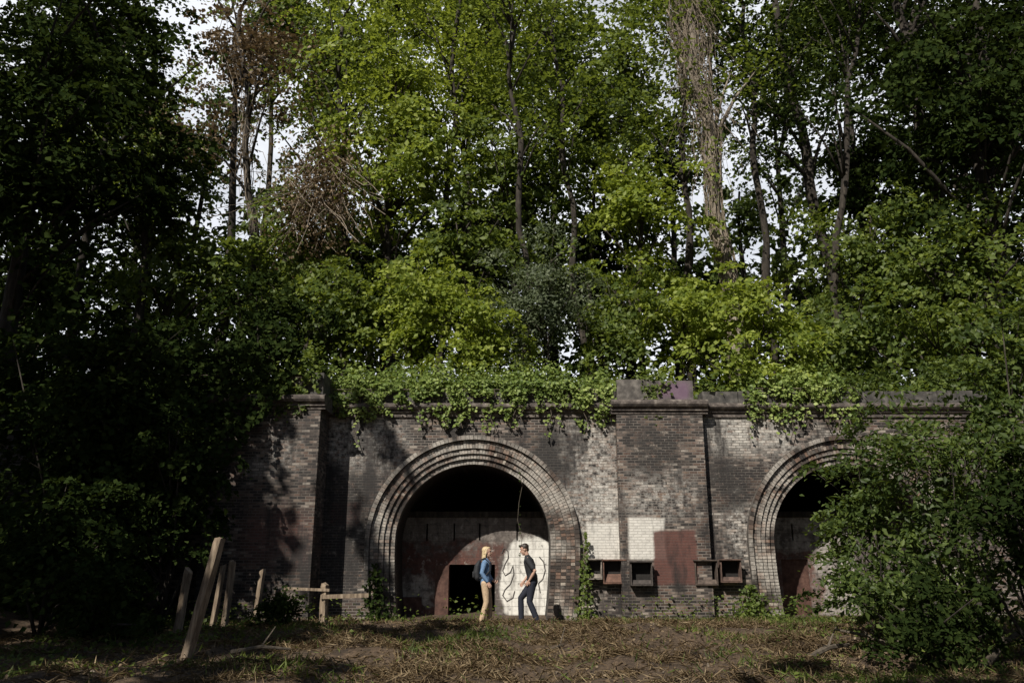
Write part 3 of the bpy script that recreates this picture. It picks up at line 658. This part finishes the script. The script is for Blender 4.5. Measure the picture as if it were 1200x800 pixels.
for px,py,dx,dy,dz,r,lab in [(945,775,1.0,.8,.12,.05,'pale fallen branch nearest the low dark undergrowth'),(1010,765,.9,-.5,.35,.06,'thick fallen branch tilted up at lower right'),(1060,770,-.7,.9,.25,.035,'thin dead stick lying behind the tilted branch'),(1150,780,.9,.4,.5,.07,'dead log propped up at the lower right corner'),(640,760,.5,.35,.05,.03,'short stick on the straw below the man'),(270,770,.9,.2,.03,.04,'grey log lying right of the tall leaning post')]:
    g=G(px,py); g.z=front(g.x,g.y)+.03; e=g+Vector((dx,dy,dz)); m=MB()
    mid=g.lerp(e,.5)+Vector((0,0,.06)); m.tube([g,mid,e],[r,r*.85,r*.5],7,.12); m.tube([mid,mid+Vector((.2*dx,.1,.3))],[r*.4,.008],5)
    tag(m.build('fallen_branch',TWIG,None,g),lab,'branch','fallen branches on the ground')
# ---------------------------------------------------------------- people
def chain(V,Fc,pts,lat=Vector((0,1,0)),k=14):
    pts=[(Vector(p),a,b) for p,a,b in pts]
    def ring(c,t,a,b):
        u=(lat-t*lat.dot(t)); u=u.normalized() if u.length>.05 else t.cross(Vector((1,0,0))).normalized(); w_=t.cross(u); n=len(V)
        for j in range(k):
            an=2*math.pi*j/k; V.append(c+u*(b*math.cos(an))+w_*(a*math.sin(an)))
        return n
    L=[]; N=len(pts)
    t0=(pts[1][0]-pts[0][0]).normalized(); t1=(pts[-1][0]-pts[-2][0]).normalized()
    a,b=pts[0][1:]; mn=min(a,b)
    for s,q in ((-.95,.25),(-.7,.7)): L.append(ring(pts[0][0]+t0*mn*s,t0,a*q,b*q))
    for i,(p,a,b) in enumerate(pts):
        t=(pts[min(i+1,N-1)][0]-pts[max(0,i-1)][0]).normalized(); L.append(ring(p,t,a,b))
    a,b=pts[-1][1:]; mn=min(a,b)
    for s,q in ((.7,.7),(.95,.25)): L.append(ring(pts[-1][0]+t1*mn*s,t1,a*q,b*q))
    for A,B in zip(L[:-1],L[1:]):
        for j in range(k): Fc.append((A+j,A+(j+1)%k,B+(j+1)%k,B+j))
    Fc.append(tuple(L[0]+j for j in range(k))[::-1]); Fc.append(tuple(L[-1]+j for j in range(k)))
def ell(V,Fc,c,rx,ry,rz,k=16,m=10):
    c=Vector(c); n=len(V)
    for i in range(m+1):
        th=math.pi*(i+.02)/(m+.04)
        for j in range(k):
            a=2*math.pi*j/k; V.append(c+Vector((rx*math.sin(th)*math.cos(a),ry*math.sin(th)*math.sin(a),rz*math.cos(th))))
    for i in range(m):
        for j in range(k): Fc.append((n+i*k+j,n+(i+1)*k+j,n+(i+1)*k+(j+1)%k,n+i*k+(j+1)%k))
    Fc.append(tuple(n+j for j in range(k))); Fc.append(tuple(n+m*k+j for j in range(k))[::-1])
def hand(V,Fc,wr,d,pn,ts):
    wr=Vector(wr); d=Vector(d).normalized(); pn=Vector(pn); pn=(pn-d*pn.dot(d)).normalized(); s=d.cross(pn)*ts
    chain(V,Fc,[(wr,.018,.026),(wr+d*.045,.015,.036),(wr+d*.085,.012,.038)],s)
    for i,(o,L) in enumerate(((.031,.066),(.0105,.076),(-.0105,.07),(-.031,.055))):
        b=wr+d*.082+s*o; m1=b+d*L*.5+pn*.006; m2=m1+(d*.75+pn*.65)*L*.35; e=m2+(d*.45+pn*.8)*L*.25
        chain(V,Fc,[(b,.009,.009),(m1,.0085,.0085),(m2,.008,.008),(e,.007,.007)],s,8)
    b=wr+d*.025+s*.03; m1=b+(d*.7+s*.7)*.035; e=m1+(d*.9+s*.25+pn*.3)*.03
    chain(V,Fc,[(b,.012,.012),(m1,.01,.01),(e,.008,.008)],s,8)
def bake(name,V,Fc,mat,vox,parent=None,loc=None,rot=0,it=4):
    me=bpy.data.meshes.new(name+'_raw'); me.from_pydata([tuple(v) for v in V],[],Fc); ob=bpy.data.objects.new(name+'_raw',me); COL.objects.link(ob)
    r=ob.modifiers.new('r','REMESH'); r.mode='VOXEL'; r.voxel_size=vox; r.use_smooth_shade=True
    s=ob.modifiers.new('s','SMOOTH'); s.iterations=it; s.factor=.5
    bpy.context.view_layer.update(); dg=bpy.context.evaluated_depsgraph_get()
    nm=bpy.data.meshes.new_from_object(ob.evaluated_get(dg)); nm.name=name
    bpy.data.objects.remove(ob); bpy.data.meshes.remove(me); nm.materials.clear()
    o=link(name,nm,mat,parent,loc)
    if parent is None: o.rotation_euler=(0,0,rot)
    return o
def plain(name,c,rough=.8,v=.25,sc=25):
    return noisemat(name,tuple(q*(1-v) for q in c),c,tuple(min(1,q*(1+v)) for q in c),sc,rough,.25,.004)
SKIN=plain('skin',(.5,.31,.23),.55,.06,8); DENIM=plain('denim_blue',(.14,.24,.4)); TAN=plain('tan_trousers',(.52,.38,.25)); BOOT=plain('boot_brown',(.14,.075,.045),.6)
BLACK=plain('black_shirt',(.022,.023,.027)); JEAN=plain('dark_jeans',(.014,.017,.03)); SHOE=plain('black_shoes',(.02,.018,.017),.5); BLOND=plain('blond_hair',(.58,.45,.27),.5,.45,60); DHAIR=plain('dark_hair',(.03,.02,.014),.5,.3,40)
EYE=plain('eye_dark',(.04,.03,.025),.2); LIP=plain('lips',(.4,.17,.14),.5)
PACK=plain('pack_black',(.025,.026,.03),.75)
SC=1.06
def person(loc,rot,J,fem,label,mats):
    k=.93 if fem else 1.
    V=[];Fc=[]; v=Vector; pel,che,nek,hd=[v(J[q]) for q in ('pel','che','nek','hd')]
    tilt=J.get('tilt',0.); ct,st_=math.cos(tilt),math.sin(tilt)
    def H(x,y,z): return hd+v((x*ct+z*st_,y,-x*st_+z*ct))
    def tiltfrom(n0,V):
        for i in range(n0,len(V)):
            p=V[i]-hd; V[i]=H(p.x,p.y,p.z)
    chain(V,Fc,[(pel+v((0,0,-.03)),.1*k,.15*k),(pel+v((0,0,.08)),.095*k,.145*k),(pel.lerp(che,.5),.088*k,.135*k),(che,.105*k,.165*k),(che.lerp(nek,.55),.095*k,.165*k),(nek+v((0,0,-.03)),.055*k,.095*k)])
    chain(V,Fc,[(nek+v((0,0,-.05)),.055*k,.06*k),(nek+v((.005,0,.03)),.05*k,.05*k),(H(-.015,0,-.05),.05*k,.05*k)])
    n0=len(V)
    ell(V,Fc,hd+v((-.012,0,.03)),.096,.074,.093); ell(V,Fc,hd+v((.02,0,-.03)),.068,.058,.088); ell(V,Fc,hd+v((.046,0,-.092)),.034,.034,.026)
    chain(V,Fc,[(hd+v((.086,0,.015)),.008,.008),(hd+v((.1,0,-.026)),.011,.014)],k=8)
    ell(V,Fc,hd+v((.082,0,-.062)),.012,.022,.011,10,6); ell(V,Fc,hd+v((.072,0,.035)),.018,.05,.011,10,6)
    for s in (-1,1): ell(V,Fc,hd+v((-.01,s*.075,-.005)),.018,.01,.03,10,6)
    tiltfrom(n0,V)
    for s,q in ((1,'L'),(-1,'R')):
        sh,el,wr,hp,kn,an=[v(J[x+q]) for x in ('sh','el','wr','hp','kn','an')]
        chain(V,Fc,[(sh+v((0,-s*.05,-.01)),.06*k,.06*k),(sh,.056*k,.056*k),(sh.lerp(el,.5),.046*k,.046*k),(el,.038*k,.038*k),(el.lerp(wr,.35),.038*k,.038*k),(wr,.025*k,.027*k)])
        chain(V,Fc,[(hp+v((0,0,.03)),.095*k,.09*k),(hp.lerp(kn,.4),.08*k,.078*k),(kn,.054*k,.054*k),(kn.lerp(an,.35),.053*k,.05*k),(an,.036*k,.034*k)])
        chain(V,Fc,[(an+v((-.045,0,-.045)),.035,.033),(an+v((.06,0,-.05)),.03,.038),(an+v((.15,0,-.062)),.02,.036)])
        hand(V,Fc,wr,J['hd'+q][0],J['hd'+q][1],J['hd'+q][2])
    o=bake('person',V,Fc,SKIN,.0048,None,loc,rot,3); tag(o,label,'person'); o.scale=(SC,SC,SC)
    V=[];Fc=[]
    chain(V,Fc,[(pel+v((0,0,-.06)),.11*k,.155*k),(pel+v((0,0,.05)),.11*k,.16*k),(pel+v((0,0,.09)),.1*k,.15*k)])
    for q in 'LR':
        hp,kn,an=[v(J[x+q]) for x in ('hp','kn','an')]
        chain(V,Fc,[(hp+v((0,0,.03)),.108*k,.1*k),(hp.lerp(kn,.4),.092*k,.09*k),(kn,.07*k,.068*k),(kn.lerp(an,.4),.069*k,.066*k),(an+v((0,0,-.01)),.062*k,.06*k)])
    bake('trousers',V,Fc,mats[1],.01,o)
    V=[];Fc=[]
    chain(V,Fc,[(pel+v((0,0,-.04 if fem else -.02)),.128*k,.18*k),(pel+v((0,0,.12)),.118*k,.168*k),(pel.lerp(che,.5),.108*k,.155*k),(che,.126*k,.186*k),(che.lerp(nek,.55),.115*k,.184*k),(nek+v((-.01,0,-.03)),.078*k,.115*k)])
    for s,q in ((1,'L'),(-1,'R')):
        sh,el,wr=[v(J[x+q]) for x in ('sh','el','wr')]
        a=[(sh+v((0,-s*.05,-.01)),.074*k,.074*k),(sh,.071*k,.071*k),(sh.lerp(el,.5),.061*k,.061*k)]
        a+=[(el,.056*k,.056*k),(el.lerp(wr,.5),.052*k,.052*k),(el.lerp(wr,.9),.042*k,.042*k)] if fem else [(sh.lerp(el,.75),.06*k,.06*k)]
        chain(V,Fc,a)
    bake('shirt',V,Fc,mats[0],.009,o)
    for q in 'LR':
        an=v(J['an'+q]); V=[];Fc=[]
        chain(V,Fc,[(an+v((-.05,0,-.045)),.044,.042),(an+v((.06,0,-.048)),.042,.047),(an+v((.16,0,-.062)),.026,.043)]); bake('boot' if fem else 'shoe',V,Fc,mats[2],.008,o)
    V=[];Fc=[]
    if fem:
        ell(V,Fc,hd+v((-.035,0,.05)),.093,.082,.082); ell(V,Fc,hd+v((.005,0,.085)),.07,.064,.036)
        chain(V,Fc,[(hd+v((-.06,0,.05)),.055,.078),(hd+v((-.085,0,-.05)),.042,.072),(hd+v((-.1,0,-.15)),.036,.07),(hd+v((-.1,0,-.22)),.026,.06),(hd+v((-.09,0,-.27)),.012,.04)])
        for s in (-1,1):
            chain(V,Fc,[(hd+v((.005,s*.062,.07)),.02,.014),(hd+v((-.03,s*.078,-.02)),.022,.012),(hd+v((-.055,s*.078,-.13)),.02,.014),(hd+v((-.03,s*.082,-.22)),.012,.01),(hd+v((-.015,s*.078,-.28)),.008,.008)])
            chain(V,Fc,[(hd+v((-.07,s*.06,-.08)),.02,.02),(hd+v((-.1,s*.07,-.2)),.018,.018),(hd+v((-.085,s*.06,-.3)),.008,.008)])
    else:
        ell(V,Fc,hd+v((-.033,0,.052)),.088,.08,.083); ell(V,Fc,hd+v((.012,0,.09)),.08,.066,.04); chain(V,Fc,[(hd+v((-.075,0,.02)),.036,.066),(hd+v((-.075,0,-.04)),.022,.05)])
        for s in (-1,1): chain(V,Fc,[(hd+v((-.01,s*.07,.05)),.02,.012),(hd+v((-.005,s*.073,.015)),.01,.007)])
    tiltfrom(0,V)
    bake('hair',V,Fc,mats[3],.0065,o,it=2)
    for s in (-1,1):
        V=[];Fc=[]; ell(V,Fc,hd+v((.077,s*.03,.01)),.009,.012,.007,10,6); tiltfrom(0,V)
        me=bpy.data.meshes.new('eye'); me.from_pydata([tuple(q) for q in V],[],Fc); link('eye',me,EYE,o)
    V=[];Fc=[]; ell(V,Fc,hd+v((.088,0,-.066)),.008,.021,.005,10,6); tiltfrom(0,V); me=bpy.data.meshes.new('mouth'); me.from_pydata([tuple(q) for q in V],[],Fc); link('mouth',me,LIP,o)
    return o
man=dict(pel=(0,0,.89),che=(.05,0,1.23),nek=(.11,0,1.43),hd=(.175,0,1.575),tilt=.3,
 shL=(.085,.185,1.365),elL=(-.09,.24,1.12),wrL=(.04,.2,.92),shR=(.085,-.185,1.365),elR=(.06,-.23,1.08),wrR=(.2,-.17,.9),
 hpL=(0,.09,.85),knL=(.05,.1,.465),anL=(-.12,.1,.085),hpR=(0,-.09,.85),knR=(.27,-.1,.53),anR=(.26,-.1,.1),
 hdL=((.6,-.1,-.8),(-.2,-1,0),1),hdR=((.6,.1,-.8),(-.2,1,.0),-1))
YP=19.6
XM=P(624,728,YP).x; XW=P(569,727,YP).x
person((XM,YP,front(XM,YP)),R(172),man,False,'dark-haired person in a black shirt and dark jeans facing left, one foot forward',(BLACK,JEAN,SHOE,DHAIR))
wom=dict(pel=(0,0,.89),che=(0,0,1.2),nek=(.0,0,1.39),hd=(.03,0,1.535),tilt=-.05,
 shL=(0,.16,1.33),elL=(.0,.21,1.08),wrL=(.12,.15,.93),shR=(0,-.16,1.33),elR=(-.06,-.21,1.09),wrR=(.07,-.19,.9),
 hpL=(0,.085,.85),knL=(.07,.09,.48),anL=(.08,.09,.09),hpR=(0,-.085,.85),knR=(.03,-.09,.47),anR=(-.08,-.09,.09),
 hdL=((.9,-.2,-.3),(-.1,-.9,.2),-1),hdR=((.5,0,-.9),(-.2,1,0),-1))
zw=front(XW,YP)
person((XW,YP,zw),R(-6),wom,True,'blond person in a blue denim shirt and tan trousers with a backpack, facing right',(DENIM,TAN,BOOT,BLOND))
o=empty('backpack',(XW,YP,zw),'small black backpack worn on the back of the blond person','backpack'); o.rotation_euler=(0,0,R(-6)); o.scale=(SC,SC,SC); ORG[o.name]=Vector((0,0,0))
V=[];Fc=[]; chain(V,Fc,[((-.18,0,.98),.07,.12),((-.2,0,1.1),.085,.13),((-.18,0,1.25),.075,.12),((-.15,0,1.33),.04,.09)]); bake('bag',V,Fc,PACK,.012,o)
V=[];Fc=[]; chain(V,Fc,[((-.27,0,1.0),.03,.09),((-.275,0,1.1),.03,.09)]); bake('pocket',V,Fc,PACK,.01,o)
for s in (-1,1):
    m=MB(); m.tube([(-.12,s*.1,1.36),(-.02,s*.11,1.41),(.1,s*.11,1.3),(.11,s*.12,1.15),(0,s*.165,1.02),(-.13,s*.1,.98)],[.016]*6,6); m.build('strap',PACK,o)
# ---------------------------------------------------------------- light, sky, camera
SD=Vector((-.42,-.70,.74)).normalized()
l=bpy.data.lights.new('sun','SUN'); l.energy=5; l.angle=R(.5); l.color=(1,.94,.84)
lo=bpy.data.objects.new('sun',l); COL.objects.link(lo); lo.rotation_euler=SD.to_track_quat('Z','Y').to_euler(); lo.location=(-20,-30,40)
w=bpy.data.worlds.new('World'); S.world=w; w.use_nodes=True; nt=w.node_tree
bg=nt.nodes['Background']; out=nt.nodes['World Output']
sky=nd(nt,'ShaderNodeTexSky',sky_type='NISHITA'); sky.sun_disc=False; sky.sun_elevation=math.asin(SD.z); sky.sun_rotation=math.atan2(SD.x,SD.y)
nt.links.new(sky.outputs[0],bg.inputs[0]); bg.inputs[1].default_value=.05
gen=nd(nt,'ShaderNodeTexCoord').outputs['Generated']; sp=nd(nt,'ShaderNodeSeparateXYZ',{0:gen})
cl=mth(nt,'MULTIPLY',mr(nt,sp.outputs[1],.35,.6),mr(nt,noi(nt,gen,3.5,6,.6),.3,.5,.5,1))
b2=nd(nt,'ShaderNodeBackground',{'Color':(.91,.94,1,1),'Strength':1.05})
mx=nd(nt,'ShaderNodeMixShader',{0:cl,1:bg.outputs[0],2:b2.outputs[0]}); nt.links.new(mx.outputs[0],out.inputs[0])
cd=bpy.data.cameras.new('camera'); co=bpy.data.objects.new('camera',cd); COL.objects.link(co)
cd.lens=28; cd.sensor_width=36; cd.clip_end=1500; co.location=(0,0,CZ); co.rotation_euler=(R(90)+PT,0,0); S.camera=co
S.view_settings.view_transform='Standard'; S.view_settings.look='None'; S.view_settings.exposure=0
